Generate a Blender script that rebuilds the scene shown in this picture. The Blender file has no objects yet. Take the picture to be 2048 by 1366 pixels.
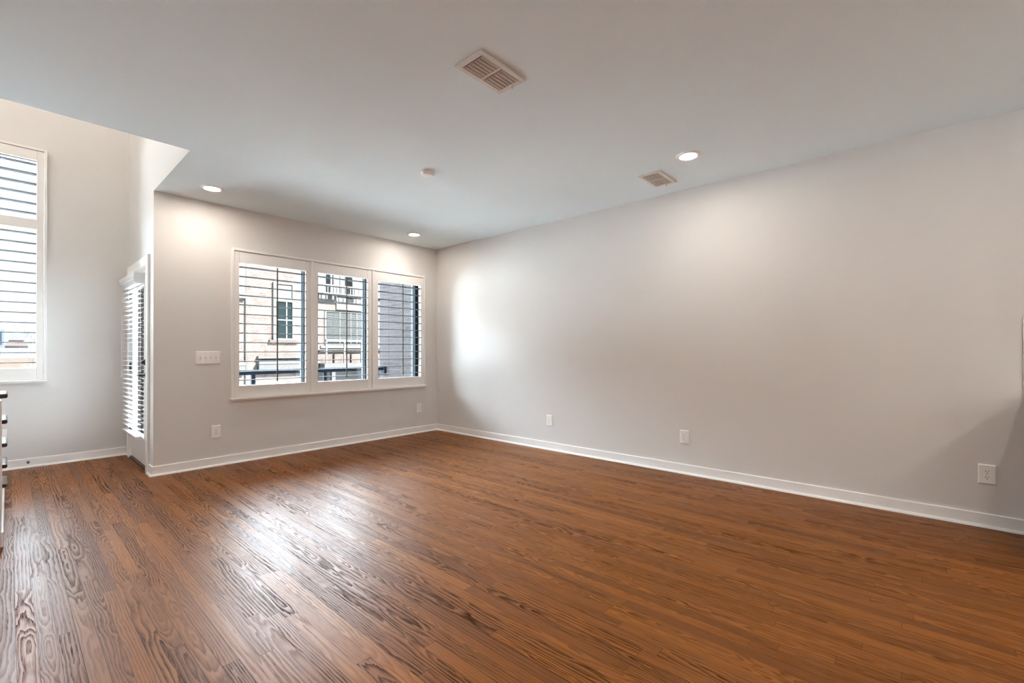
import bpy, bmesh, math, random
from mathutils import Matrix, Vector

# ---------------------------------------------------------------- scene setup
C = bpy.context.scene.collection
SC = bpy.context.scene
PI = math.pi
random.seed(7)

# camera (solved from the photograph's vanishing points; metres, z up)
F_PX, YAW, PITCH, ROLL, PY = 906.862, 0.83922, 0.00668, -0.00290, 14.358
CAM = Vector((-4.376, -5.465, 1.181))
fw = Vector((math.sin(YAW)*math.cos(PITCH), math.cos(YAW)*math.cos(PITCH), math.sin(PITCH)))
rt = Vector((math.cos(YAW), -math.sin(YAW), 0))
up = rt.cross(fw)
r2 = rt*math.cos(ROLL) + up*math.sin(ROLL)
u2 = -rt*math.sin(ROLL) + up*math.cos(ROLL)
cd = bpy.data.cameras.new('camera'); cam = bpy.data.objects.new('camera', cd); C.objects.link(cam)
cd.sensor_width = 36; cd.lens = F_PX/2048*36; cd.shift_y = PY/2048
cd.clip_start = 0.05; cd.clip_end = 2000
cam.matrix_world = Matrix(((r2.x, u2.x, -fw.x, CAM.x), (r2.y, u2.y, -fw.y, CAM.y), (r2.z, u2.z, -fw.z, CAM.z), (0, 0, 0, 1)))
SC.camera = cam

# colour management
SC.view_settings.view_transform = 'Standard'; SC.view_settings.look = 'None'
SC.view_settings.gamma = 1; SC.view_settings.use_curve_mapping = False
SC.view_settings.exposure = 0.36
try:
    SC.cycles.use_denoising = True
    SC.cycles.max_bounces = 10; SC.cycles.diffuse_bounces = 6; SC.cycles.transparent_max_bounces = 16
    SC.cycles.sample_clamp_indirect = 0
except Exception: pass

# light levels
SKY = 62.0          # high sky, brightened to add window light and floor sheen
SUN = 85.0          # sun over the street
LAMP = 172.0        # lens radiance of a ceiling downlight
FILL_GLOBE = 20.0      # unseen globes added to fill the room and ceiling with light
HALL_FILL = 42.0        # unseen globe added to brighten the stair hall walls

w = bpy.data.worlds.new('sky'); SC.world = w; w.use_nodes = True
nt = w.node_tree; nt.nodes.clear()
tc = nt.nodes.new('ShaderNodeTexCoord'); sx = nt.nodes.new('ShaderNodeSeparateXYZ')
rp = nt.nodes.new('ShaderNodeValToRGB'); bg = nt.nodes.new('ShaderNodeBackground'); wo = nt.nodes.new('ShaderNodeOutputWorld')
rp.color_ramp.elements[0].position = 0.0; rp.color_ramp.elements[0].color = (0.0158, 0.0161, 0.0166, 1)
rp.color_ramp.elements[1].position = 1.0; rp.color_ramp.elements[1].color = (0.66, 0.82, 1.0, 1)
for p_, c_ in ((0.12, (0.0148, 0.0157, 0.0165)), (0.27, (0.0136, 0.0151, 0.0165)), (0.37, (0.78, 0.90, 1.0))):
    e = rp.color_ramp.elements.new(p_); e.color = (*c_, 1)      # paler blue low down, high band brightened to strengthen the window light
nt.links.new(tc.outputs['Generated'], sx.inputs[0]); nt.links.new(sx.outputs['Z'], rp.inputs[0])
mr = nt.nodes.new('ShaderNodeMapRange'); mr.inputs[1].default_value = -0.35; mr.inputs[2].default_value = 0.35   # sky beyond the street raised further, added for room light and floor glare
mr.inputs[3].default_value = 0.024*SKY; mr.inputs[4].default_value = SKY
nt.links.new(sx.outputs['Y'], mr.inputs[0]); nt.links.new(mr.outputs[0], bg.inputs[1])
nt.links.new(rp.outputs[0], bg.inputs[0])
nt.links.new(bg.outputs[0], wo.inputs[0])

sd = bpy.data.lights.new('sun', 'SUN'); sd.energy = SUN; sd.angle = 0.009; sd.color = (1.0, 0.97, 0.94)
so = bpy.data.objects.new('sun', sd); C.objects.link(so)
so.rotation_euler = Vector((-0.34, 0.66, -0.67)).to_track_quat('-Z', 'Y').to_euler()   # from behind the house, over the street

# ---------------------------------------------------------------- node materials
def mat(name, col, rough=0.5, spec=0.5, metal=0.0, emit=0, emitcol=None):
    m = bpy.data.materials.new(name); m.use_nodes = True
    b = m.node_tree.nodes['Principled BSDF']
    b.inputs['Base Color'].default_value = (*col, 1); b.inputs['Roughness'].default_value = rough
    b.inputs['Specular IOR Level'].default_value = spec; b.inputs['Metallic'].default_value = metal
    if emit:
        b.inputs['Emission Color'].default_value = (*(emitcol or col), 1); b.inputs['Emission Strength'].default_value = emit
    return m

class N:
    """small node-graph helper"""
    def __init__(s, m): s.t = m.node_tree; s.n = s.t.nodes; s.b = s.n['Principled BSDF']
    def new(s, k): return s.n.new(k)
    def put(s, a, sock):
        if isinstance(a, (int, float)): sock.default_value = a
        else: s.t.links.new(a, sock)
    def m(s, op, a, b=0.0, c=None):
        q = s.new('ShaderNodeMath'); q.operation = op
        s.put(a, q.inputs[0]); s.put(b, q.inputs[1])
        if c is not None: s.put(c, q.inputs[2])
        return q.outputs[0]
    def xyz(s, x, y, z=0.0):
        q = s.new('ShaderNodeCombineXYZ'); s.put(x, q.inputs[0]); s.put(y, q.inputs[1]); s.put(z, q.inputs[2]); return q.outputs[0]
    def sep(s, v):
        q = s.new('ShaderNodeSeparateXYZ'); s.put(v, q.inputs[0]); return q.outputs
    def coord(s): return s.new('ShaderNodeTexCoord').outputs['Object']
    def noise(s, v, scale, detail=2.0, rough=0.5):
        q = s.new('ShaderNodeTexNoise'); s.put(v, q.inputs['Vector']); q.inputs['Scale'].default_value = scale
        q.inputs['Detail'].default_value = detail; q.inputs['Roughness'].default_value = rough; return q.outputs['Fac']
    def white(s, v):
        q = s.new('ShaderNodeTexWhiteNoise'); q.noise_dimensions = '2D'; s.put(v, q.inputs['Vector']); return q
    def ramp(s, f, stops):
        q = s.new('ShaderNodeValToRGB'); s.put(f, q.inputs[0]); el = q.color_ramp.elements
        while len(el) < len(stops): el.new(0.5)
        for k, (p, c) in enumerate(stops): el[k].position = p; el[k].color = (*c, 1)
        return q.outputs[0]
    def mix(s, f, a, b, mode='MIX'):
        q = s.new('ShaderNodeMix'); q.data_type = 'RGBA'; q.blend_type = mode; s.put(f, q.inputs[0])
        for v, k in ((a, 6), (b, 7)):
            if isinstance(v, tuple): q.inputs[k].default_value = (*v, 1)
            else: s.t.links.new(v, q.inputs[k])
        return q.outputs[2]
    def rng(s, v, a, b, c=0.0, d=1.0):
        q = s.new('ShaderNodeMapRange'); s.put(v, q.inputs[0])
        for k, x in enumerate((a, b, c, d)): q.inputs[k+1].default_value = x
        return q.outputs[0]
    def bump(s, h, st, dist=0.01):
        q = s.new('ShaderNodeBump'); q.inputs['Strength'].default_value = st; q.inputs['Distance'].default_value = dist
        s.put(h, q.inputs['Height']); s.t.links.new(q.outputs[0], s.b.inputs['Normal'])

def paint(name, col, rough=0.6, peel=0.12, spec=0.3):
    m = mat(name, col, rough, spec); g = N(m); v = g.coord()
    g.bump(g.noise(v, 260, 3), peel, 0.0012)
    n = g.noise(v, 0.9, 3)
    c = g.mix(g.rng(n, 0.35, 0.65), tuple(x*0.985 for x in col), tuple(min(1, x*1.01) for x in col))
    g.t.links.new(c, g.b.inputs['Base Color'])
    return m

M = {}
M['wall'] = paint('wall_paint', (0.72, 0.70, 0.68), 0.62)
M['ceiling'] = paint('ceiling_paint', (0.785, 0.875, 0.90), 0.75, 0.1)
M['trim'] = paint('white_trim_paint', (0.90, 0.89, 0.875), 0.38, 0.03, 0.5)
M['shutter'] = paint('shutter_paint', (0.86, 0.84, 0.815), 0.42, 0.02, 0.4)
M['louver'] = paint('louver_backlit_shade', (0.072, 0.073, 0.074), 0.85, 0.02, 0.05)  # white louvers coloured dark, standing in for their backlit shade
M['rod'] = paint('tilt_rod_backlit_shade', (0.10, 0.062, 0.036), 0.45, 0.02, 0.3)  # backlit shade of the rod put into its brown colour
M['plate'] = mat('white_plastic', (0.90, 0.89, 0.87), 0.32)
M['slot'] = mat('dark_slot', (0.012, 0.012, 0.012), 0.6)
M['metal'] = mat('brushed_nickel', (0.42, 0.40, 0.38), 0.35, 0.5, 1.0)
M['bronze'] = mat('dark_bronze', (0.05, 0.042, 0.036), 0.4, 0.5, 0.6)
M['black'] = mat('black_metal', (0.012, 0.012, 0.013), 0.45)
M['lens'] = mat('lamp_lens', (1, 1, 1), 0.4, 0.3, 0, LAMP, (1.0, 0.90, 0.80))
M['vent'] = mat('vent_enamel', (0.72, 0.69, 0.65), 0.4)
M['slat'] = mat('vent_blade_shade_tan', (0.52, 0.46, 0.40), 0.45)  # tan stands in for the shading on white blades
M['duct'] = mat('duct_shadow', (0.06, 0.055, 0.05), 0.8)
M['navy'] = mat('navy_window_frame', (0.002, 0.0045, 0.008), 0.5, 0.15)
M['bluegrey'] = mat('sunlit_cladding_tone', (0.045, 0.070, 0.090), 0.5, 0.2)  # daylight on the outer side of the frame put into this paler colour
M['blind'] = mat('white_blind', (0.80, 0.81, 0.82), 0.35)
M['rail'] = mat('dark_railing_paint', (0.0028, 0.0058, 0.0105), 0.6, 0.06)

def glass_mat():
    m = bpy.data.materials.new('window_glass'); m.use_nodes = True; t = m.node_tree; t.nodes.clear()
    o = t.nodes.new('ShaderNodeOutputMaterial'); mx = t.nodes.new('ShaderNodeMixShader')
    a = t.nodes.new('ShaderNodeBsdfTransparent'); b = t.nodes.new('ShaderNodeBsdfGlossy'); f = t.nodes.new('ShaderNodeFresnel')
    a.inputs[0].default_value = (0.95, 0.97, 0.97, 1); b.inputs['Roughness'].default_value = 0.0; f.inputs[0].default_value = 1.25
    t.links.new(f.outputs[0], mx.inputs[0]); t.links.new(a.outputs[0], mx.inputs[1]); t.links.new(b.outputs[0], mx.inputs[2])
    t.links.new(mx.outputs[0], o.inputs[0]); return m
M['glass'] = glass_mat()

def oak_floor():
    m = mat('oak_plank_floor', (0.15, 0.07, 0.03), 0.3, 0.5); g = N(m)
    P = g.sep(g.coord()); x, y = P[0], P[1]
    W = 0.0572
    u = g.m('DIVIDE', x, W); row = g.m('FLOOR', u); fu = g.m('FRACT', u)
    rw = g.white(g.xyz(row, 3.7)); rwv = rw.outputs['Value']
    L = g.m('MULTIPLY_ADD', rwv, 1.0, 0.75)
    v = g.m('ADD', g.m('DIVIDE', y, L), g.m('MULTIPLY', rwv, 37.3)); col_i = g.m('FLOOR', v); fv = g.m('FRACT', v)
    wn = g.white(g.xyz(row, col_i)); rc = g.sep(wn.outputs['Color'])
    # growth rings of a log cut lengthwise: nested arches and straight grain
    a = g.m('MULTIPLY', g.m('ADD', g.m('SUBTRACT', fu, 0.5), g.m('MULTIPLY', g.m('SUBTRACT', rc[1], 0.5), 1.7)), W)
    seed = g.m('MULTIPLY', wn.outputs['Value'], 91.0)
    b = g.m('ADD', y, seed)
    n1 = g.noise(g.xyz(g.m('MULTIPLY', a, 7.0), g.m('MULTIPLY', b, 2.0), seed), 1.0, 2.5)
    n2 = g.noise(g.xyz(g.m('MULTIPLY', a, 40.0), g.m('MULTIPLY', b, 12.0), seed), 1.0, 2)
    slope = g.m('MULTIPLY', g.m('SUBTRACT', rc[2], 0.5), 0.09)
    d = g.m('ADD', g.m('MULTIPLY_ADD', g.m('SUBTRACT', fv, 0.5), slope, 0.012), g.m('MULTIPLY', g.m('SUBTRACT', n1, 0.5), 0.085))
    d = g.m('ADD', d, g.m('MULTIPLY', g.m('SUBTRACT', n2, 0.5), 0.0025))
    r = g.m('SQRT', g.m('ADD', g.m('MULTIPLY', a, g.m('MULTIPLY', a, 0.55)), g.m('MULTIPLY', d, d)))
    wob = g.noise(g.xyz(g.m('MULTIPLY', a, 70.0), g.m('MULTIPLY', b, 2.6), seed), 1.0, 3, 0.6)
    pitch = g.m('MULTIPLY_ADD', g.sep(g.white(g.xyz(col_i, row)).outputs['Color'])[1], 0.0075, 0.0055)
    ring = g.m('FRACT', g.m('ADD', g.m('DIVIDE', r, pitch), g.m('MULTIPLY', wob, 1.3)))
    line = g.rng(ring, 0.22, 0.80); line = g.m('MULTIPLY', line, g.rng(ring, 1.0, 0.965))
    pores = g.noise(g.xyz(g.m('MULTIPLY', x, 430.0), g.m('MULTIPLY', y, 16.0), seed), 1.0, 2)
    pore = g.rng(pores, 0.40, 0.66)
    patch = g.noise(g.xyz(g.m('MULTIPLY', x, 5.0), g.m('MULTIPLY', y, 1.4), seed), 1.0, 2)
    strength = g.m('MULTIPLY', g.rng(patch, 0.34, 0.64, 0.45, 1.0), g.m('MULTIPLY_ADD', pore, 0.60, 0.50))
    lines = g.m('MULTIPLY', g.m('MULTIPLY', line, strength), g.rng(g.sep(g.white(g.xyz(g.m('ADD', row, 5.5), col_i)).outputs['Color'])[2], 0.0, 1.0, 0.6, 1.35))
    tone = g.ramp(rc[0], [(0.0, (0.205, 0.064, 0.0082)), (0.12, (0.24, 0.078, 0.0098)), (0.88, (0.32, 0.106, 0.0132)), (1.0, (0.38, 0.131, 0.017))])
    streak = g.noise(g.xyz(g.m('MULTIPLY', x, 170.0), g.m('MULTIPLY', y, 4.0), seed), 1.0, 3)
    c = g.mix(g.rng(streak, 0.3, 0.7, 0.0, 0.5), tone, g.mix(1.0, tone, (0.62, 0.58, 0.55), 'MULTIPLY'))
    c = g.mix(g.m('MINIMUM', g.m('MULTIPLY', lines, 1.0), 0.97), c, g.mix(1.0, tone, (0.17, 0.15, 0.16), 'MULTIPLY'))
    # seams between strips and at butt ends
    ex = g.m('MINIMUM', fu, g.m('SUBTRACT', 1.0, fu)); sx_ = g.m('MULTIPLY', ex, W)
    ey = g.m('MULTIPLY', g.m('MINIMUM', fv, g.m('SUBTRACT', 1.0, fv)), L)
    wide = g.m('MULTIPLY_ADD', g.m('POWER', g.white(g.xyz(row, 9.1)).outputs['Value'], 2.0), 0.0011, 0.00035)
    seam = g.m('MAXIMUM', g.m('LESS_THAN', sx_, wide), g.m('LESS_THAN', ey, 0.0006))
    c = g.mix(g.m('MULTIPLY', seam, 0.8), c, (0.012, 0.006, 0.003))
    g.t.links.new(c, g.b.inputs['Base Color'])
    ro = g.m('ADD', g.m('MULTIPLY_ADD', lines, 0.18, 0.375), g.m('MULTIPLY', g.m('SUBTRACT', patch, 0.5), 0.08))
    g.t.links.new(ro, g.b.inputs['Roughness'])
    g.t.links.new(g.m('MULTIPLY_ADD', g.m('MAXIMUM', lines, seam), -0.20, 0.26), g.b.inputs['Specular IOR Level'])
    h = g.m('ADD', g.m('MULTIPLY', lines, -0.5), g.m('MULTIPLY', seam, -1.0))
    g.bump(h, 0.25, 0.0008)
    return m
M['floor'] = oak_floor()

def brick(name, cols, mortar, plane='xz', bw=0.203, bh=0.0675, mort=0.011, wash=0.75):
    m = mat(name, cols[0], 0.85, 0.2); g = N(m); P = g.sep(g.coord())
    a, b = (P[0], P[2]) if plane == 'xz' else (P[1], P[2])
    t = g.new('ShaderNodeTexBrick'); g.t.links.new(g.xyz(a, b), t.inputs['Vector'])
    t.inputs['Scale'].default_value = 1; t.inputs['Brick Width'].default_value = bw; t.inputs['Row Height'].default_value = bh
    t.inputs['Mortar Size'].default_value = mort; t.inputs['Mortar Smooth'].default_value = 0.2
    t.inputs['Bias'].default_value = 0
    t.inputs['Color1'].default_value = (*cols[0], 1); t.inputs['Color2'].default_value = (*cols[1], 1); t.inputs['Mortar'].default_value = (*mortar, 1)
    n = g.noise(g.xyz(a, b), 3.5, 4, 0.65)
    n2 = g.noise(g.xyz(a, b), 45, 3)
    c = g.mix(g.rng(n, 0.38, 0.66, 0.0, wash), t.outputs['Color'], mortar)
    c = g.mix(g.rng(n2, 0.4, 0.7, 0.0, 0.3), c, g.mix(1.0, c, (0.5, 0.5, 0.5), 'MULTIPLY'))
    g.t.links.new(c, g.b.inputs['Base Color'])
    return m
M['brick_far'] = brick('weathered_pink_brick', ((0.0215, 0.0098, 0.0076), (0.030, 0.0180, 0.0145)), (0.043, 0.0410, 0.0380))
M['brick_near'] = brick('grey_washed_brick', ((0.0048, 0.0013, 0.0010), (0.0110, 0.0046, 0.0038)), (0.0185, 0.0185, 0.0195), 'yz', 0.2, 0.0675, 0.010, 0.40)
M['brick_red'] = brick('salmon_brick', ((0.024, 0.0115, 0.0080), (0.028, 0.0160, 0.0120)), (0.030, 0.0215, 0.0175))

def dark_oak():
    m = mat('dark_stained_tread', (0.03, 0.018, 0.012), 0.22, 0.6); g = N(m); P = g.sep(g.coord())
    n = g.noise(g.xyz(g.m('MULTIPLY', P[0], 6.0), g.m('MULTIPLY', P[1], 90.0), P[2]), 1.0, 3)
    g.t.links.new(g.ramp(n, [(0.3, (0.014, 0.008, 0.006)), (0.7, (0.06, 0.032, 0.02))]), g.b.inputs['Base Color']); g.bump(n, 0.15, 0.001)
    return m
M['tread'] = dark_oak()

# ---------------------------------------------------------------- mesh helpers
class MB:
    """collects boxes, tubes and discs, then links them as ONE mesh object"""
    def __init__(s): s.bm = bmesh.new()
    def box(s, x0, x1, y0, y1, z0, z1, bev=0.0, seg=2):
        r = bmesh.ops.create_cube(s.bm, size=1.0); vs = r['verts']
        for v in vs: v.co = Vector(((x0+x1)/2 + v.co.x*(x1-x0), (y0+y1)/2 + v.co.y*(y1-y0), (z0+z1)/2 + v.co.z*(z1-z0)))
        if bev > 0:
            es = list({e for v in vs for e in v.link_edges})
            bmesh.ops.bevel(s.bm, geom=es, offset=bev, segments=seg, affect='EDGES', profile=0.5)
        return s
    def prism(s, pts, axis, a, b):
        """closed outline pts in the two other axes, swept along axis from a to b"""
        def co(p, t):
            return {'x': (t, p[0], p[1]), 'y': (p[0], t, p[1]), 'z': (p[0], p[1], t)}[axis]
        A = [s.bm.verts.new(co(p, a)) for p in pts]; B = [s.bm.verts.new(co(p, b)) for p in pts]
        n = len(pts)
        for k in range(n): s.bm.faces.new((A[k], A[(k+1) % n], B[(k+1) % n], B[k]))
        s.bm.faces.new(A[::-1]); s.bm.faces.new(B)
        bmesh.ops.recalc_face_normals(s.bm, faces=s.bm.faces[:]); return s
    def lathe(s, prof, cx=0, cy=0, cz=0, seg=40, axis='z'):
        """profile of (radius, height) turned about an axis"""
        def co(r, h, t):
            p, q = r*math.cos(t), r*math.sin(t)
            return {'z': (cx+p, cy+q, cz+h), 'y': (cx+p, cy+h, cz+q), 'x': (cx+h, cy+p, cz+q)}[axis]
        rings = []
        for r, h in prof:
            if r <= 1e-6: rings.append([s.bm.verts.new(co(0, h, 0))])
            else: rings.append([s.bm.verts.new(co(r, h, 2*PI*k/seg)) for k in range(seg)])
        for A, B in zip(rings, rings[1:]):
            for k in range(seg):
                q = [A[k % len(A)], A[(k+1) % len(A)], B[(k+1) % len(B)], B[k % len(B)]]
                q = [v for i, v in enumerate(q) if v not in q[:i]]
                if len(q) > 2:
                    try: s.bm.faces.new(q)
                    except ValueError: pass
        bmesh.ops.recalc_face_normals(s.bm, faces=s.bm.faces[:]); return s
    def tube(s, p, q, r0, r1=None, seg=10):
        p, q = Vector(p), Vector(q); r1 = r0 if r1 is None else r1
        d = (q-p).normalized(); a = d.orthogonal().normalized(); b = d.cross(a)
        A = [s.bm.verts.new(p + (a*math.cos(2*PI*k/seg) + b*math.sin(2*PI*k/seg))*r0) for k in range(seg)]
        B = [s.bm.verts.new(q + (a*math.cos(2*PI*k/seg) + b*math.sin(2*PI*k/seg))*r1) for k in range(seg)]
        for k in range(seg): s.bm.faces.new((A[k], A[(k+1) % seg], B[(k+1) % seg], B[k]))
        s.bm.faces.new(A[::-1]); s.bm.faces.new(B); return s
    def build(s, name, m, parent=None, smooth=False, loc=None):
        me = bpy.data.meshes.new(name); s.bm.normal_update(); s.bm.to_mesh(me); s.bm.free()
        if smooth:
            me.polygons.foreach_set('use_smooth', [True]*len(me.polygons))
            try: me.set_sharp_from_angle(angle=math.radians(40))
            except Exception: pass
        me.materials.append(m)
        o = bpy.data.objects.new(name, me); C.objects.link(o)
        if parent: o.parent = parent
        if loc: o.location = loc
        return o

def struct(o): o['kind'] = 'structure'; return o
def tag(o, label, cat, group=None, kind=None):
    o['label'] = label; o['category'] = cat
    if group: o['group'] = group
    if kind: o['kind'] = kind
    return o
def empty(name, loc=(0, 0, 0), rz=0.0):
    o = bpy.data.objects.new(name, None); C.objects.link(o); o.location = loc; o.rotation_euler = (0, 0, rz); o.empty_display_size = 0.1
    return o
def copy_tree(o, parent=None):
    c = o.copy(); C.objects.link(c); c.parent = parent
    for ch in [k for k in C.objects if k.parent == o]: copy_tree(ch, c)
    return c

# ---------------------------------------------------------------- the room
XB, YC, YD, H = -3.4376, -1.2954, 1.4018, 2.74      # outside corner, ceiling edge, far wall, ceiling height
XL, YR, HT = -5.62, -10.2, 5.5                      # stair wall, kitchen end, top of the tall hall
T = 0.15

struct(MB().box(XL-T, T, YR-T, YD+T, -0.12, 0.0).build('floor', M['floor']))
b = MB(); b.box(XL-T, T, YR-T, YC, H, H+0.26); b.box(XB, T, YC, T, H, H+0.26)
o = struct(b.build('ceiling', M['ceiling'])); o.data.materials.append(M['wall'])      # its cut edge is painted like the walls
for p in o.data.polygons:
    if abs(p.normal.z) < 0.5: p.material_index = 1
# back wall with the opening behind the shutters
WX0, WX1, WZ0, WZ1 = -2.745, -0.285, 0.735, 2.245
b = MB(); b.box(XB, WX0, 0, T, 0, H); b.box(WX1, T, 0, T, 0, H); b.box(WX0, WX1, 0, T, 0, WZ0); b.box(WX0, WX1, 0, T, WZ1, H)
struct(b.build('wall_back', M['wall']))
struct(MB().box(0, T, YR-T, 0, 0, H).build('wall_right', M['wall']))
struct(MB().box(XL-T, 0, YR-T, YR, 0, H).build('wall_rear', M['wall']))
b = MB(); b.box(XL-T, XL, YR-T, YD+T, 0, H+0.26); b.box(XL-T, XL, YC-T, YD+T, H+0.26, HT)
struct(b.build('wall_left', M['wall']))
# far wall of the tall hall, with the tall window opening
FX0, FX1, FZ0, FZ1 = -5.02, -4.103, 0.955, 3.26
b = MB(); b.box(XL, FX0, YD, YD+T, 0, HT); b.box(FX1, XB+T, YD, YD+T, 0, HT); b.box(FX0, FX1, YD, YD+T, 0, FZ0); b.box(FX0, FX1, YD, YD+T, FZ1, HT)
struct(b.build('wall_far', M['wall']))
# return wall with the balcony door, carried up past the ceiling
DY0, DY1, DZ = 0.255, 1.195, 2.06
b = MB(); b.box(XB, XB+T, T, DY0, 0, H); b.box(XB, XB+T, DY1, YD, 0, H); b.box(XB, XB+T, DY0, DY1, DZ, H)
b.box(XB, XB+T, T, YD, H, HT); b.box(XB, XB+T, YC-T, T, H+0.26, HT)
struct(b.build('wall_return', M['wall']))
struct(MB().box(XL, XB, YC-T, YC, H+0.26, HT).build('wall_upper', M['wall']))
struct(MB().box(XL-T, XB+T, YC-T, YD+T, HT, HT+0.2).build('ceiling_hall', M['ceiling']))

# baseboards with a shoe moulding
BH, BT, SH = 0.092, 0.014, 0.018
def shoe(L, axis, sgn):
    """quarter-round outline: distance from board face, height"""
    return [(0, 0), (SH, 0)] + [(SH*math.cos(t), SH*math.sin(t)) for t in (0.4, 0.8, 1.2)] + [(0, SH)]
def board_x(name, x0, x1, ywall):       # on a wall facing -y
    o = struct(MB().prism([(ywall, 0), (ywall-BT, 0), (ywall-BT, BH-0.004), (ywall-BT+0.004, BH), (ywall, BH)], 'x', x0, x1).build(name, M['trim']))
    MB().prism([(ywall-BT-p, q) for p, q in shoe(0, 0, 0)], 'x', x0-(SH if name == 'baseboard_back' else 0), x1).build('shoe_molding', M['trim'], o); return o
def board_y(name, y0, y1, xwall):       # on a wall facing -x
    o = struct(MB().prism([(xwall, 0), (xwall-BT, 0), (xwall-BT, BH-0.004), (xwall-BT+0.004, BH), (xwall, BH)], 'y', y0, y1).build(name, M['trim']))
    MB().prism([(xwall-BT-p, q) for p, q in shoe(0, 0, 0)], 'y', y0-(BT if name == 'baseboard_return' else 0), y1).build('shoe_molding', M['trim'], o); return o
board_x('baseboard_back', XB-BT, 0, 0)
board_y('baseboard_right', -4.694, 0, 0)
board_y('baseboard_right_near', -5.96, -4.6955, 0)
board_x('baseboard_far', XL, XB, YD)
board_y('baseboard_return', 0.0, 0.1625, XB)

# ---------------------------------------------------------------- shutters on the back wall
FY = -0.035                                          # face of the shutter panels
def ellipse_louver(x0, x1, zc, yc, dep=0.089, th=0.0105, tilt=0.0):
    pts = []
    for k in range(16):
        t = 2*PI*k/16; p, q = dep/2*math.cos(t), th/2*math.sin(t)
        pts.append((yc + p*math.cos(tilt) - q*math.sin(tilt), zc + p*math.sin(tilt) + q*math.cos(tilt)))
    return MB().prism(pts, 'x', x0, x1)

def shutter_panel(root, x0, x1, z0, z1, o0, o1, oz, lz, yface, rods=True):
    """stiles, rails, louvers; o0..o1 is the opening, oz the list of (bottom, top) openings"""
    yb = yface+0.028; b = MB()
    b.box(x0, o0, yface, yb, z0, z1, 0.0025); b.box(o1, x1, yface, yb, z0, z1, 0.0025)
    zs = [z0] + [v for p in oz for v in p] + [z1]
    for k in range(0, len(zs), 2): b.box(o0+0.0008, o1-0.0008, yface+0.001, yb, zs[k], zs[k+1], 0.002)
    p = b.build('shutter_panel', M['shutter'], root)
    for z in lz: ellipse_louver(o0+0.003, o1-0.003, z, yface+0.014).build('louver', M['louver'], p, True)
    if rods:
        xm = (o0+o1)/2+0.02
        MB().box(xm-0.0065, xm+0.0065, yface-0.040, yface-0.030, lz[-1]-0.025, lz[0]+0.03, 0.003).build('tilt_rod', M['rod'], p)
        MB().lathe([(0, -0.004), (0.004, -0.004), (0.004, 0)], (o0+o1)/2-0.02, yface, oz[-1][1]+0.012, 12, 'y').build('magnet_catch', M['metal'], p)
    for z in (z0+0.12, (z0+z1)/2, z1-0.12):
        MB().tube((x0-0.0005, yface-0.003, z-0.03), (x0-0.0005, yface-0.003, z+0.03), 0.0035).build('hinge', M['shutter'], p)
    return p

s = empty('plantation_shutter', (0, 0, 0))
tag(s, 'white three-panel plantation shutter with open louvers on the back wall', 'window shutter')
X0, X1, ZB, ZT = -2.785, -0.252, 0.700, 2.298
b = MB()
b.box(X0, -2.761, -0.046, 0.0, ZB, ZT, 0.003); b.box(-0.267, X1, -0.046, 0.0, ZB, ZT, 0.003)
b.box(-2.761, -0.267, -0.046, 0.0, 2.273, ZT, 0.003)
b.box(-1.942, -1.905, -0.042, 0.02, ZB, 2.273, 0.002); b.box(-1.122, -1.085, -0.042, 0.02, ZB, 2.273, 0.002)
b.build('shutter_frame', M['shutter'], s)
b = MB(); b.box(X0-0.012, X1+0.012, -0.062, 0.0, 0.676, 0.6985, 0.006, 3); b.box(X0-0.002, X1+0.002, -0.040, 0.0, 0.662, 0.6755, 0.003)
b.build('sill', M['shutter'], s)
LZ = [2.104-0.1018*k for k in range(13)]
shutter_panel(s, -2.758, -1.945, 0.7015, 2.270, -2.710, -2.000, [(0.824, 2.149)], LZ, FY)
shutter_panel(s, -1.902, -1.125, 0.7015, 2.270, -1.854, -1.188, [(0.824, 2.149)], LZ, FY)
shutter_panel(s, -1.082, -0.270, 0.7015, 2.270, -1.030, -0.328, [(0.824, 2.149)], LZ, FY)

# the three windows behind: navy frames, glass, outside cladding in a sunlit blue-grey
def window(name, x0, x1, z0, z1, y0=0.085):
    b = MB(); fw_ = 0.055
    b.box(x0, x0+fw_, y0, y0+0.05, z0, z1); b.box(x1-fw_, x1, y0, y0+0.05, z0, z1)
    b.box(x0+fw_, x1-fw_, y0, y0+0.05, z0, z0+0.05); b.box(x0+fw_, x1-fw_, y0, y0+0.05, z1-0.05, z1)
    o = struct(b.build(name, M['navy']))
    b = MB(); yo = y0+0.0505
    b.box(x0, x0+0.062, yo, yo+0.03, z0, z1); b.box(x1-0.062, x1, yo, yo+0.03, z0, z1)
    b.build('cladding', M['bluegrey'], o)
    MB().box(x0+fw_, x1-fw_, y0+0.02, y0+0.026, z0+0.05, z1-0.05).build('glass', M['glass'], o); return o
window('window_1', WX0, -1.920, WZ0, WZ1)
window('window_2', -1.919, -1.100, WZ0, WZ1)
window('window_3', -1.099, WX1, WZ0, WZ1)

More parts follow.
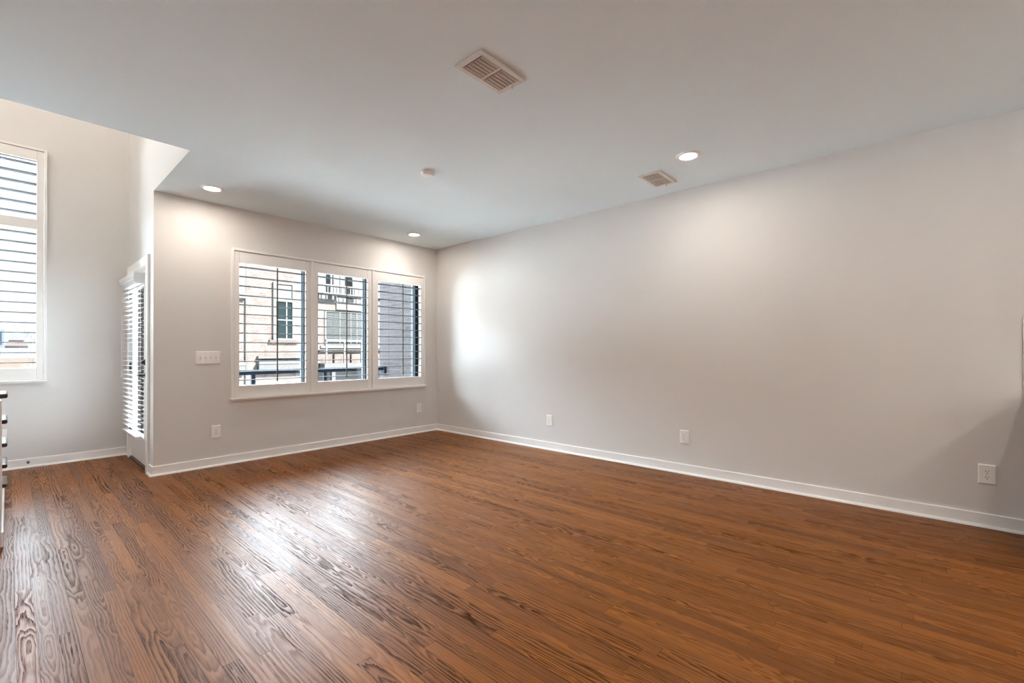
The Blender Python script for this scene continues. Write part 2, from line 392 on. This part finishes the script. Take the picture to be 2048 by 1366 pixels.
# ---------------------------------------------------------------- tall window of the hall
TY = YD-0.052
s = empty('plantation_shutter', (0, 0, 0))
tag(s, 'tall white louvered shutter with a divider rail beside the stair foot', 'window shutter')
b = MB()
b.box(-4.1195, -4.098, TY-0.008, YD, 0.905, 3.31, 0.003); b.box(-5.03, -5.008, TY-0.008, YD, 0.905, 3.31, 0.003)
b.box(-5.008, -4.1195, TY-0.008, YD, 3.288, 3.31, 0.003)
b.build('shutter_frame', M['shutter'], s)
b = MB(); b.box(-5.04, -4.092, TY-0.022, YD, 0.884, 0.9035, 0.006, 3); b.box(-5.03, -4.10, TY-0.004, YD, 0.870, 0.8835, 0.003)
b.build('sill', M['shutter'], s)
LT = [3.140-0.1026*k for k in range(6)] + [2.418-0.1026*k for k in range(14)]
shutter_panel(s, -5.005, -4.1225, 0.9065, 3.285, -4.955, -4.173, [(1.027, 2.466), (2.567, 3.185)], LT, TY, False)
window('window_4', FX0, FX1, FZ0, FZ1, YD+0.09)

# ---------------------------------------------------------------- balcony door and its blind
d = struct(MB().box(XB+0.004, XB+0.048, DY0+0.022, DY0+0.135, 0.03, DZ-0.022).box(XB+0.004, XB+0.048, DY1-0.135, DY1-0.022, 0.03, DZ-0.022)
    .box(XB+0.004, XB+0.048, DY0+0.135, DY1-0.135, 0.03, 0.29).box(XB+0.004, XB+0.048, DY0+0.135, DY1-0.135, 1.90, DZ-0.022).build('door_1', M['trim']))
MB().box(XB+0.020, XB+0.026, DY0+0.135, DY1-0.135, 0.29, 1.90).build('glass', M['glass'], d)
b = MB()
for y in (DY0+0.135, DY1-0.135-0.022): b.box(XB-0.006, XB+0.0035, y, y+0.022, 0.29, 1.90, 0.003)
for z in (0.29, 1.878): b.box(XB-0.006, XB+0.0035, DY0+0.157, DY1-0.157, z, z+0.022, 0.003)
b.build('glazing_bead', M['trim'], d)
b = MB()                                             # casing round the opening and the jamb lining
b.box(XB-0.020, XB, DY0-0.092, DY0+0.004, 0.0, DZ+0.092, 0.003); b.box(XB-0.020, XB, DY1-0.004, DY1+0.092, 0.0, DZ+0.092, 0.003)
b.box(XB-0.020, XB, DY0+0.004, DY1-0.004, DZ-0.004, DZ+0.092, 0.003)
b.box(XB, XB+T, DY0, DY0+0.018, 0, DZ); b.box(XB, XB+T, DY1-0.018, DY1, 0, DZ); b.box(XB, XB+T, DY0+0.018, DY1-0.018, DZ-0.018, DZ)
struct(b.build('trim_1', M['trim']))
MB().box(XB-0.012, XB+T, DY0+0.02, DY1-0.02, 0.0, 0.022, 0.004).build('threshold', M['tread'], d)
MB().lathe([(0, -0.012), (0.03, -0.012), (0.032, -0.004), (0.032, 0)], XB+0.003, DY0+0.085, 0.955, 24, 'x').build('handle_rose', M['bronze'], d, True)
b = MB(); b.tube((XB-0.008, DY0+0.085, 0.955), (XB-0.055, DY0+0.085, 0.955), 0.009, seg=14)
b.tube((XB-0.050, DY0+0.078, 0.955), (XB-0.050, DY0+0.20, 0.950), 0.010, 0.008, 14); b.build('lever_handle', M['bronze'], d, True)
b = MB(); b.lathe([(0, -0.022), (0.026, -0.022), (0.031, -0.008), (0.031, 0)], XB+0.003, DY0+0.085, 1.085, 24, 'x')
b.box(XB-0.034, XB-0.018, DY0+0.080, DY0+0.090, 1.068, 1.102, 0.002); b.build('deadbolt', M['bronze'], d, True)
for z in (0.30, 1.02, 1.80):
    MB().tube((XB-0.008, DY1-0.024, z-0.05), (XB-0.008, DY1-0.024, z+0.05), 0.008, seg=12).build('hinge', M['black'], d)

bl = empty('window_blind', (XB-0.05, 0.79, 0.0))
tag(bl, 'white slatted blind with crown valance hanging on the balcony door', 'window blind')
VX, BY0, BY1 = -0.098, -0.395, 0.39                  # local: valance face, near end, far end
def crown(off):
    return [(VX+0.022+off, 1.890), (VX+0.016+off, 1.905), (VX+0.016+off, 1.918), (VX+0.010+off, 1.924), (VX+0.010+off, 1.945), (VX+0.004+off, 1.951),
            (VX+0.002+off, 1.966), (VX-0.004+off, 1.975), (VX-0.004+off, 1.988), (VX+0.004+off, 1.992), (VX+0.030+off, 1.992), (VX+0.034+off, 1.890)]
b = MB(); b.prism(crown(0.05), 'y', BY0-0.02, BY1+0.02)
b.prism([(BY0-0.042+0.020-q*0.25, z) for q, z in ((0.0, 1.890), (0.02, 1.905), (0.02, 1.924), (0.05, 1.945), (0.07, 1.966), (0.1, 1.975), (0.1, 1.992), (0.0, 1.992), (-0.05, 1.992), (-0.05, 1.890))], 'x', VX+0.05, 0.044)
b.build('valance', M['blind'], bl)
MB().box(-0.030, 0.030, BY0+0.01, BY1-0.01, 1.925, 1.985, 0.002).build('headrail', M['blind'], bl)
NS = 31
for k in range(NS):
    z = 1.885 - k*0.0495
    pts = [(-0.025+0.05*t, z + 0.0022*(1-(2*t-1)**2) + dz) for dz, rng_ in ((0.0012, (0, .25, .5, .75, 1)), (-0.0012, (1, .75, .5, .25, 0))) for t in rng_]
    MB().prism(pts, 'y', BY0, BY1).build('slat', M['blind'], bl)
MB().box(-0.026, 0.026, BY0, BY1, 0.318, 0.336, 0.004).build('bottom_rail', M['blind'], bl)
b = MB()
for y in (BY0+0.10, BY0+0.39, BY1-0.10):
    for x in (-0.026, 0.026): b.tube((x, y, 0.33), (x, y, 1.93), 0.0009, seg=6)
b.build('ladder_cord', M['blind'], bl)
for y, z in ((BY1-0.03, 0.98), (BY1-0.055, 0.94)):
    c = MB().tube((-0.036, y, z), (-0.036, y, 1.93), 0.0011, seg=6).build('lift_cord', M['blind'], bl)
    MB().lathe([(0, 0.03), (0.004, 0.028), (0.009, 0.004), (0.008, 0), (0, 0)], -0.036, y, z-0.028, 14).build('tassel', M['blind'], c, True)

# ---------------------------------------------------------------- outlets and switches
def rounded(w_, h_, r, n=5):
    pts = []
    for cx_, cz_, a0 in ((w_/2-r, h_/2-r, 0), (-w_/2+r, h_/2-r, PI/2), (-w_/2+r, -h_/2+r, PI), (w_/2-r, -h_/2+r, 1.5*PI)):
        for k in range(n+1): pts.append((cx_+r*math.cos(a0+PI/2*k/n), cz_+r*math.sin(a0+PI/2*k/n)))
    return pts
def plate_mb(w_, h_):
    """wall plate facing -y with sloping edges"""
    b = MB(); outs = []
    for s_, y in ((0.0, 0.0), (0.0, -0.003), (0.006, -0.0085)):
        outs.append([b.bm.verts.new((p, y, q)) for p, q in rounded(w_-2*s_, h_-2*s_, 0.004, 2)])
    n = len(outs[0])
    for A, B in zip(outs, outs[1:]):
        for k in range(n): b.bm.faces.new((A[k], A[(k+1) % n], B[(k+1) % n], B[k]))
    b.bm.faces.new(outs[-1]); b.bm.faces.new(outs[0][::-1]); bmesh.ops.recalc_face_normals(b.bm, faces=b.bm.faces[:]); return b
def make_outlet(label):
    o = empty('wall_outlet'); tag(o, label, 'electrical outlet', 'duplex outlets along the walls')
    plate_mb(0.086, 0.132).build('plate', M['plate'], o)
    for zc in (0.020, -0.020):
        pts = []
        for k in range(24):
            t = 2*PI*k/24; pts.append((max(-0.0172, min(0.0172, 0.0195*math.cos(t))), zc+max(-0.0145, min(0.0145, 0.0175*math.sin(t)))))
        r = MB().prism(pts, 'y', -0.0115, -0.0075).build('receptacle', M['plate'], o)
        for x, hh in ((-0.0065, 0.0045), (0.0065, 0.0037)):
            MB().box(x-0.0013, x+0.0013, -0.0119, -0.011, zc+0.004-hh, zc+0.004+hh).build('slot', M['slot'], r)
        MB().lathe([(0, -0.0119), (0.0026, -0.0119), (0.0026, -0.011)], 0, 0, zc-0.0085, 12, 'y').build('ground_hole', M['slot'], r)
    MB().lathe([(0, -0.0100), (0.003, -0.0096), (0.0034, -0.0083)], 0, 0, 0, 14, 'y').build('screw', M['metal'], o)
    return o
o1 = make_outlet('white duplex outlet below the four-gang switch plate'); o1.location = (-2.917, 0, 0.357)
for loc, rz, lab in (((-0.337, 0, 0.359), 0, 'white duplex outlet under the right end of the shutters near the corner'),
                     ((0, -2.141, 0.351), -PI/2, 'white duplex outlet on the right wall closest to the corner'),
                     ((0, -3.773, 0.352), -PI/2, 'white duplex outlet on the middle of the right wall under the downlight'),
                     ((0, -5.797, 0.353), -PI/2, 'large near white outlet in the shadowed end of the right wall'),
                     ((-4.417, YD, 0.345), 0, 'white outlet half hidden behind the dark stair treads')):
    c = copy_tree(o1); c.location = loc; c.rotation_euler = (0, 0, rz); c['label'] = lab

sw = empty('light_switch', (-2.987, 0, 1.128)); tag(sw, 'white four-gang toggle switch plate left of the shutters', 'light switch')
plate_mb(0.222, 0.132).build('plate', M['plate'], sw)
for k in range(4):
    x = -0.069 + 0.046*k
    MB().box(x-0.0055, x+0.0055, -0.0092, -0.008, -0.0125, 0.0125, 0.0004).build('toggle_slot', M['vent'], sw)
    t = MB().prism([(-0.008, -0.004), (-0.0085, 0.006), (-0.019, 0.0125), (-0.0205, 0.0085), (-0.0125, -0.006)], 'x', x-0.0036, x+0.0036).build('toggle', M['plate'], sw)
    for z in (0.031, -0.031): MB().lathe([(0, -0.0098), (0.0025, -0.0095), (0.0028, -0.0083)], x, 0, z, 10, 'y').build('screw', M['vent'], sw)

# door stop on the far baseboard
ds = empty('door_stop', (-4.227, YD-BT, 0.058)); tag(ds, 'small metal door stop screwed to the far baseboard', 'door stop')
MB().lathe([(0, -0.05), (0.004, -0.05), (0.004, -0.006), (0.012, -0.005), (0.012, 0), (0, 0)], 0, 0, 0, 16, 'y').build('post', M['metal'], ds, True)
MB().lathe([(0, -0.062), (0.008, -0.061), (0.009, -0.05), (0, -0.05)], 0, 0, 0, 16, 'y').build('rubber_tip', M['slot'], ds, True)

# ---------------------------------------------------------------- ceiling fittings
def make_light(label):
    o = empty('recessed_downlight'); tag(o, label, 'ceiling light', 'recessed downlights')
    MB().lathe([(0.066, -0.0075), (0.074, -0.0095), (0.090, -0.006), (0.0935, -0.002), (0.0935, 0), (0.066, 0)], seg=48).build('trim_ring', M['trim'], o, True)
    MB().lathe([(0, -0.0072), (0.0655, -0.0068), (0.0655, -0.003), (0, -0.003)], seg=48).build('lens', M['lens'], o)
    return o
l0 = make_light('lit round downlight above the light switch near the left end of the ceiling'); l0.location = (-3.080, -0.485, H)
for loc, lab in (((-0.775, -0.495, H), 'lit round downlight in the far ceiling corner above the shutters'),
                 ((-0.750, -4.105, H), 'large lit round downlight beside the small vent near the right wall'),
                 ((-3.020, -4.180, H), 'lit downlight just past the top edge above the near vent'),
                 ((-0.95, -7.75, H), 'kitchen downlight closest to the wall cabinets'),
                 ((-1.50, -7.75, H), 'added kitchen downlight second from the wall cabinets'),  # copy added to strengthen the light of this row
                 ((-2.05, -7.75, H), 'added kitchen downlight third from the wall cabinets'),  # another added copy, for stronger light along the row
                 ((-1.35, -6.40, H), 'kitchen downlight in front of the counter'),
                 ((-3.30, -7.75, H), 'unseen fill downlight in the middle of the kitchen ceiling'),  # added out of view as fill light
                 ((-4.60, -7.30, H), 'unseen fill downlight in the kitchen toward the stair wall'),  # likewise an added fill light, out of view
                 ((-5.00, -4.20, H), 'downlight over the passage beside the stairs'),
                 ((-4.45, 0.10, HT), 'downlight in the high hall ceiling')):
    c = copy_tree(l0); c.location = loc; c['label'] = lab

def make_vent(label):
    o = empty('ceiling_vent'); tag(o, label, 'air vent', 'ceiling air registers')
    LX, LY = 0.178, 0.1025
    b = MB()
    for x0, x1, y0, y1 in ((-LX, LX, -LY, -0.074), (-LX, LX, 0.074, LY), (-LX, -0.147, -0.074, 0.074), (0.147, LX, -0.074, 0.074), (-0.008, 0.008, -0.074, 0.074)):
        b.box(x0, x1, y0, y1, -0.010, -0.0015, 0.0015)
    b.build('frame', M['vent'], o)
    MB().box(-0.147, 0.147, -0.074, 0.074, -0.0014, -0.0004).build('duct', M['duct'], o)
    for xa, xb in ((-0.144, -0.010), (0.010, 0.144)):
        for k in range(6):
            yc = -0.061 + 0.0245*k
            top = [(yc + 0.0140*t, -0.0125 + 0.0085*(1-math.cos(1.35*(t+0.2)))) for t in (-1.0, -0.6, -0.2, 0.2, 0.6, 0.85)]
            pts = top + [(p, q+0.0012) for p, q in top[::-1]]
            MB().prism(pts, 'x', xa, xb).build('vane', M['slat'], o, True)
    MB().box(0.152, 0.157, -0.022, -0.016, -0.034, -0.008, 0.001).build('damper_lever', M['vent'], o)
    return o
v0 = make_vent('white ceiling vent nearest the viewer at the top centre of the photo'); v0.location = (-2.575, -3.698, H)
c = copy_tree(v0); c.location = (-0.452, -3.715, H); c['label'] = 'small looking white ceiling vent beside the downlight near the right wall'

sm = empty('smoke_detector', (-1.946, -2.306, H)); tag(sm, 'round white smoke detector in the middle of the ceiling', 'smoke detector')
MB().lathe([(0.0, -0.012), (0.060, -0.012), (0.063, -0.009), (0.063, 0), (0, 0)], seg=40).build('base', M['trim'], sm, True)
MB().lathe([(0, -0.040), (0.030, -0.039), (0.050, -0.034), (0.057, -0.024), (0.058, -0.0125), (0, -0.0125)], seg=40).build('cover', M['trim'], sm, True)

# ---------------------------------------------------------------- stairs at the left edge
st = empty('staircase', (-4.90, -0.50, 0)); tag(st, 'boxed staircase with dark stained wooden treads at the left edge', 'staircase')
SX = -4.398                                          # face of the stair side wall
def loc_(v): return v
for k in range(5):                                   # treads, highest first (nearest the camera)
    z = 0.92-0.19*k; ya = -1.085+0.236*k
    MB().box(-0.68, -4.3715+4.90, ya+0.50, ya+0.37+0.50, z-0.030, z, 0.010, 3).build('tread', M['tread'], st)
    MB().box(-0.66, SX+4.90-0.004, ya+0.325+0.50, ya+0.343+0.50, max(0, z-0.19), z-0.0305).build('riser', M['trim'], st)
b = MB()
for k in range(5):
    z = 0.92-0.19*k; ya = -1.085+0.236*k
    b.box(SX+4.90-0.10, SX+4.90, (ya+0.085 if k else -1.31)+0.50, ya+0.321+0.50, 0.0, z-0.0305)
b.build('side_wall', M['wall'], st)
MB().box(SX+4.90, SX+4.90+0.012, -1.31+0.50, 0.045+0.50, 0.0, 0.092, 0.003).build('skirting', M['trim'], st)

# ---------------------------------------------------------------- kitchen end (its edge reaches the picture; its globe lamps are added fill)
KY = -5.964
kb = empty('backsplash', (-0.003, KY, 0.893)); tag(kb, 'white tiled backsplash edge at the right border above the wall shadow', 'backsplash')
MB().box(-0.012, 0, -3.2, 0, 0.0015, 0.502, 0.001).build('tile_panel', M['plate'], kb)
cb = empty('kitchen_base_cabinet', (-0.003, KY, 0)); tag(cb, 'grey kitchen base cabinet run along the right wall behind the camera', 'cabinet')
MB().box(-0.58, 0, -3.2, -0.004, 0.1, 0.853).build('carcass', mat('grey_cabinet_paint', (0.35, 0.37, 0.38), 0.4), cb)
MB().box(-0.52, 0, -3.2, -0.02, 0.0, 0.0995).build('plinth', M['slot'], cb)
ct = MB().box(-0.61, -0.003, KY-3.2, KY, 0.8535, 0.893, 0.002).build('worktop', M['plate']); tag(ct, 'pale worktop resting on the kitchen base cabinets', 'worktop')
cw = empty('kitchen_wall_cabinet', (-0.003, KY-0.30, 1.396)); tag(cw, 'white kitchen wall cabinet over the backsplash', 'cabinet')
MB().box(-0.33, 0, -2.9, -0.006, 0.0005, 0.99).build('carcass', M['trim'], cw)
pl = []
for k, (x, lab) in enumerate(((-5.0, 'unseen fill globe nearest the stair wall behind the camera'), (-3.5, 'unseen fill globe in the middle behind the camera'), (-2.1, 'unseen fill globe nearest the cabinets behind the camera'))):
    o = empty('fill_globe_lamp', (x, -8.6, H)); tag(o, lab, 'fill lamp', 'added fill globes behind the camera')
    MB().tube((0, 0, -0.78), (0, 0, -0.02), 0.004).build('cord', M['black'], o)
    MB().lathe([(0, -0.02), (0.05, -0.02), (0.06, 0), (0, 0)], seg=24).build('canopy', M['metal'], o, True)
    MB().lathe([(0.13*math.sin(PI*i/16), -0.91+0.13*math.cos(PI*i/16)) for i in range(17)], seg=32).build('globe', mat('fill_globe_glow', (1, 1, 1), 0.5, 0.3, 0, FILL_GLOBE, (1.0, 0.99, 0.99)), o, True)

hp = empty('fill_globe_lamp', (-5.10, -0.10, HT)); tag(hp, 'unseen fill globe high in the stair hall above the ceiling edge', 'fill lamp')  # globe added above the view to boost light on the hall walls
MB().tube((0, 0, -0.80), (0, 0, -0.02), 0.004).build('cord', M['black'], hp)
MB().lathe([(0, -0.02), (0.05, -0.02), (0.06, 0), (0, 0)], seg=24).build('canopy', M['metal'], hp, True)
MB().lathe([(0.13*math.sin(PI*i/16), -0.93+0.13*math.cos(PI*i/16)) for i in range(17)], seg=32).build('globe', mat('warm_fill_glow', (1, 1, 1), 0.5, 0.3, 0, HALL_FILL, (1.0, 0.88, 0.77)), hp, True)

# ---------------------------------------------------------------- balcony outside the back wall
struct(MB().box(XB+T+0.002, 0.098, T+0.002, 1.75, -0.14, -0.03).build('floor_balcony', mat('balcony_decking', (0.05, 0.048, 0.046), 0.8)))
struct(MB().box(0.10, 0.42, T+0.002, 1.747, -3.2, 5.2).build('wall_balcony', M['brick_near']))
rl = empty('balcony_railing', (0, 1.6, 0)); tag(rl, 'dark metal railing of the balcony seen low through the shutters', 'railing')
MB().box(XB+0.3, 0.060, -0.03, 0.03, 0.862, 0.915, 0.004).build('top_rail', M['rail'], rl)
MB().box(XB+0.3, 0.098, -0.02, 0.02, 0.05, 0.085, 0.003).build('bottom_rail', M['rail'], rl)
for x in (-3.05, -2.033, -0.985):
    MB().box(x-0.025, x+0.025, -0.025, 0.025, -0.03, 0.8615, 0.003).build('post', M['rail'], rl)
MB().box(0.061, 0.098, -0.06, 0.06, 0.80, 0.93, 0.003).build('wall_bracket', M['rail'], rl)

# ---------------------------------------------------------------- the street
struct(MB().box(-150, 120, 2.2, 500, -3.25, -3.0).build('ground', mat('street_concrete', (0.62, 0.62, 0.61), 0.9)))
FYB = 13.0
teal = mat('teal_window_pane', (0.0036, 0.0062, 0.0069), 0.15, 0.8); pale = mat('pale_green_blind', (0.0024, 0.0050, 0.0050), 0.6)
wtrim = mat('white_outdoor_trim', (0.0241, 0.0241, 0.0241), 0.6); gbeam = mat('grey_painted_beam', (0.0013, 0.0017, 0.0022), 0.6)
lbeam = mat('light_grey_fascia', (0.0022, 0.0029, 0.0037), 0.6); dteal = mat('dark_teal_siding', (0.0021, 0.0040, 0.0055), 0.6)
drk = mat('dark_garage', (0.00008, 0.00020, 0.00028), 0.6); rowl = mat('rowlock_brick', (0.0092, 0.0044, 0.0032), 0.85)
cream = mat('cream_panel', (0.0225, 0.0204, 0.0182), 0.8)
B = empty('brick_building', (0, FYB, 0)); tag(B, 'sunlit brick townhouse across the street seen through the shutters', 'building')
MB().box(-0.9, 1.44, 0.0, 6, -3, 5.10).box(1.44, 4.20, 0.06, 6, -3, 5.10).box(4.20, 14, 0.0, 6, -3, 5.10).build('wall', M['brick_far'], B)
MB().box(-0.95, 1.455, -0.12, 0.0, 3.36, 5.10).build('siding_bay', wtrim, B)
MB().box(-0.95, 1.47, -0.15, 0.0, 3.16, 3.355).build('bay_band', lbeam, B)
MB().tube((1.50, -0.03, -3), (1.50, -0.03, 5.10), 0.035).build('downspout', mat('tan_downspout', (0.0087, 0.0071, 0.0063), 0.6), B)
# tall window with a pale blind in its upper half
f = MB().box(2.46, 2.56, -0.02, 0.06, 1.67, 3.90).box(3.17, 3.27, -0.02, 0.06, 1.67, 3.90).box(2.56, 3.17, -0.02, 0.06, 3.84, 3.90).box(2.56, 3.17, -0.02, 0.06, 3.16, 3.26) \
    .box(2.56, 3.17, -0.02, 0.06, 1.67, 1.73).box(2.93, 2.975, -0.01, 0.06, 1.73, 3.16).box(2.56, 3.17, -0.014, 0.06, 2.42, 2.47).build('window', wtrim, B)
MB().box(2.56, 3.17, 0.02, 0.058, 1.73, 3.16).build('pane', teal, f); MB().box(2.56, 3.17, 0.02, 0.058, 3.26, 3.84).build('roller_blind', pale, f)
MB().box(2.32, 3.42, -0.05, 0.06, 1.57, 1.665).build('sill', rowl, B)
# lintels and garage beam with the house number
MB().box(1.90, 4.15, -0.10, 0.06, 0.95, 1.035).build('lintel', lbeam, B)
MB().box(1.90, 4.15, -0.20, 0.06, 0.745, 0.835).build('flashing', wtrim, B)
bm_ = MB().box(1.90, 4.15, -0.17, 0.06, 0.465, 0.744).build('garage_beam', gbeam, B)
MB().box(-0.95, 1.44, -0.17, 0.0, 0.42, 0.70).build('garage_beam', lbeam, B)
MB().box(-0.95, 1.44, -0.19, 0.0, 0.71, 0.82).build('flashing', wtrim, B)
tcu = bpy.data.curves.new('house_number', 'FONT'); tcu.body = '1035-8'; tcu.size = 0.205; tcu.extrude = 0.006; tcu.align_x = 'LEFT'; tcu.space_character = 1.02
tf = bpy.data.objects.new('numerals', tcu); C.objects.link(tf); bpy.context.view_layer.update()
to = bpy.data.objects.new('house_number', bpy.data.meshes.new_from_object(tf.evaluated_get(bpy.context.evaluated_depsgraph_get())))
bpy.data.objects.remove(tf); C.objects.link(to); to.parent = bm_
to.location = (2.50, -0.177, 0.478); to.rotation_euler = (PI/2, 0, 0); to.data.materials.clear(); to.data.materials.append(mat('white_numerals', (0.0315, 0.0315, 0.0315), 0.5))
# broad window with slatted blinds
fr = MB()
for x in (4.47, 6.16): fr.box(x, x+0.09, -0.03, 0.0, 1.50, 2.95)
fr.box(4.56, 6.16, -0.03, 0.0, 2.88, 2.95).box(4.56, 6.16, -0.03, 0.0, 1.46, 1.53).box(4.56, 6.16, -0.03, 0.0, 1.62, 1.70)
for x in (5.12, 5.62, 5.90): fr.box(x, x+0.05, -0.03, 0.0, 1.53, 2.88)
f = fr.build('window', lbeam, B)
MB().box(4.56, 6.16, -0.012, -0.004, 1.53, 2.88).build('pane', teal, f)
sl = MB()
for k in range(26): sl.box(4.58, 6.14, -0.020, -0.013, 1.72+0.044*k, 1.734+0.044*k)
sl.build('slatted_blind', wtrim, f)
MB().box(4.30, 9, -0.06, 0.0, 1.36, 1.455).build('sill', wtrim, B)
ps = MB()
for x in (4.30, 5.08, 5.86, 6.64): ps.box(x, x+0.06, -0.5, -0.44, 0.73, 1.70)
ps.box(4.30, 9, -0.51, -0.43, 1.62, 1.71); ps.build('porch_rail', wtrim, B)
MB().box(4.20, 9, -0.6, 0.0, 0.49, 0.725).build('porch_fascia', lbeam, B)
MB().box(4.25, 9, -0.02, -0.004, -3, 0.485).build('garage_door', drk, B)
for x in (4.55, 6.0): MB().box(x, x+0.16, -0.5, -0.34, -3, 0.489).build('porch_post', gbeam, B)
MB().box(4.98, 9, -0.06, 0.0, 3.0, 3.50).build('panel', cream, B)
MB().box(4.20, 4.97, -0.10, 0.0, 3.40, 3.56).build('balcony_band', gbeam, B)
MB().box(4.20, 9, -0.02, 0.0, 3.57, 5.10).build('siding', dteal, B)
br = MB(); br.box(4.20, 9, -0.40, -0.36, 3.93, 3.98).box(4.20, 9, -0.40, -0.36, 3.60, 3.64)
for k in range(24): br.box(4.22+0.2*k, 4.25+0.2*k, -0.39, -0.37, 3.64, 3.93)
br.build('balcony_rail', wtrim, B)
for x, w_ in ((4.70, 0.17), (4.98, 0.07), (5.55, 0.35)): MB().box(x, x+w_, -0.36, -0.30, 3.645, 5.10).build('balcony_post', wtrim, B)

# distance seen low in the tall window
def tag_box(name, x0, x1, y0, y1, z0, z1, m, label, cat, parts=()):
    o = empty(name, (x0, y0, -3)); tag(o, label, cat)
    MB().box(0, x1-x0, 0, y1-y0, 0, z1+3).build('wall', m, o); return o
o = tag_box('brick_warehouse', -32, -1.9, 54.5, 62, -3, 0.72, M['brick_red'], 'long low salmon brick warehouse at the foot of the tall window view', 'building')
MB().box(-0.02, 30.12, -0.02, 7.52, 3.7205, 3.99).build('roof', cream, o)
o = tag_box('white_store', -40, 3, 120, 132, -3, 2.1, wtrim, 'long white store building behind the brick warehouse', 'building')
MB().box(34.9, 37.4, -0.2, 0, 2.2, 5.0).build('shop_window', mat('grey_green_shop_window', (0.0073, 0.0084, 0.0077), 0.5), o)
o = tag_box('blue_building', -12, -4.78, 155, 163, -3, 6.85, mat('blue_metal_cladding', (0.0028, 0.0085, 0.0190), 0.5), 'tall blue clad building left of the red roofed store', 'building')
wn_ = mat('dark_blue_panes', (0.0023, 0.0040, 0.0066), 0.3)
for k in range(3): MB().box(4.3+1.0*k, 4.8+1.0*k, -0.06, 0, 6.2, 9.3).build('window', wn_, o)
o = empty('red_roofed_store', (-3.0, 140, -3)); tag(o, 'red roofed store with a pale sign in the tall window view', 'building')
MB().box(-1.7, 1.7, 0, 8, 0, 5.75).build('wall', wtrim, o)
MB().prism([(-1.9, 5.76), (1.9, 5.76), (1.1, 6.95), (-1.1, 6.95)], 'y', -0.5, 8.3).build('roof', mat('red_roof_tiles', (0.0121, 0.0039, 0.0024), 0.7), o)
sg = MB().box(-1.0, 1.15, -0.8, -0.6, 6.96, 8.4).build('sign', mat('pale_blue_sign', (0.0112, 0.0141, 0.0160), 0.5), o)
mk = MB(); rr = random.Random(3)
for k in range(7):
    x = -0.75+0.24*k; hh = rr.uniform(0.25, 0.5); mk.box(x, x+0.09, -0.81, -0.8005, 7.45, 7.45+hh); mk.box(x, x+0.18, -0.82, -0.8005, 7.45+hh*rr.uniform(0.2, 0.9), 7.55+hh*0.7)
mk.build('sign_marks', mat('faded_red_paint', (0.040, 0.0085, 0.0065), 0.6), sg)

def bare_tree(name, x, y, z0, h, label, group, m, seed, thin=1.0, levels=4):
    rr = random.Random(seed); o = empty(name, (x, y, z0)); tag(o, label, 'tree', group)
    tr = MB(); tr.tube((0, 0, 0), (0.02*h, 0, h*0.45), 0.022*h*thin, 0.014*h*thin, 8); tr.build('trunk', m, o)
    b = MB()
    def grow(p, d, L, r, lv):
        q = p + d*L; b.tube(p, q, r, r*0.65, 5)
        if lv == 0: return
        for _ in range(3 if lv > 1 else 4):
            nd = (d + Vector((rr.uniform(-0.9, 0.9), rr.uniform(-0.9, 0.9), rr.uniform(-0.15, 0.5)))).normalized()
            grow(p + d*L*rr.uniform(0.45, 1.0), nd, L*rr.uniform(0.55, 0.8), r*0.58, lv-1)
    grow(Vector((0.02*h, 0, h*0.43)), Vector((0, 0, 1)), h*0.22, 0.012*h*thin, levels)
    b.build('branches', m, o); return o
twig = mat('bare_twigs', (0.013, 0.0135, 0.016), 0.9); bark = mat('brown_bark', (0.0045, 0.0026, 0.0018), 0.9)
for k, (x, h, lab) in enumerate(((-6.5, 12.0, 'bare grey tree behind the blue building'), (-3.6, 11.5, 'bare grey tree rising over the pale sign'), (-1.2, 12.2, 'bare grey tree right of the pale sign'), (1.0, 12.4, 'rightmost bare grey tree on the skyline of the tall window'))):
    bare_tree('bare_tree', x, 172+22*k, -3, h, lab, 'bare trees on the skyline', twig, 20+k, 0.9, 5)
bare_tree('street_tree', -3.42, 34.5, -3, 5.9, 'small bare brown street tree in front of the brick warehouse', None, bark, 5, 0.5, 4)

yt = empty('yellow_tree', (-3.43, 33.0, -3)); tag(yt, 'small yellow leafed tree top at the right foot of the tall window view', 'tree')
MB().tube((0, 0, 0), (0, 0, 2.9), 0.05, 0.03, 8).build('trunk', bark, yt)
b = MB(); rr = random.Random(11)
for k in range(420):                                  # small folded leaves round the crown
    d = Vector((rr.gauss(0, 1), rr.gauss(0, 1), rr.gauss(0, 1))).normalized()*(0.22+0.36*rr.random()**0.5); c = Vector((0.05, 0, 3.12))+Vector((d.x, d.y, d.z*0.8))
    a = Vector((rr.uniform(-1, 1), rr.uniform(-1, 1), rr.uniform(-1, 1))).normalized(); q = a.orthogonal().normalized(); n_ = a.cross(q)
    v = [b.bm.verts.new(c+p) for p in (a*0.07, q*0.035+n_*0.012, -a*0.07, -q*0.035+n_*0.012)]
    b.bm.faces.new((v[0], v[1], v[2])); b.bm.faces.new((v[0], v[2], v[3]))
b.build('leaves', mat('yellow_leaves', (0.052, 0.040, 0.008), 0.7), yt)
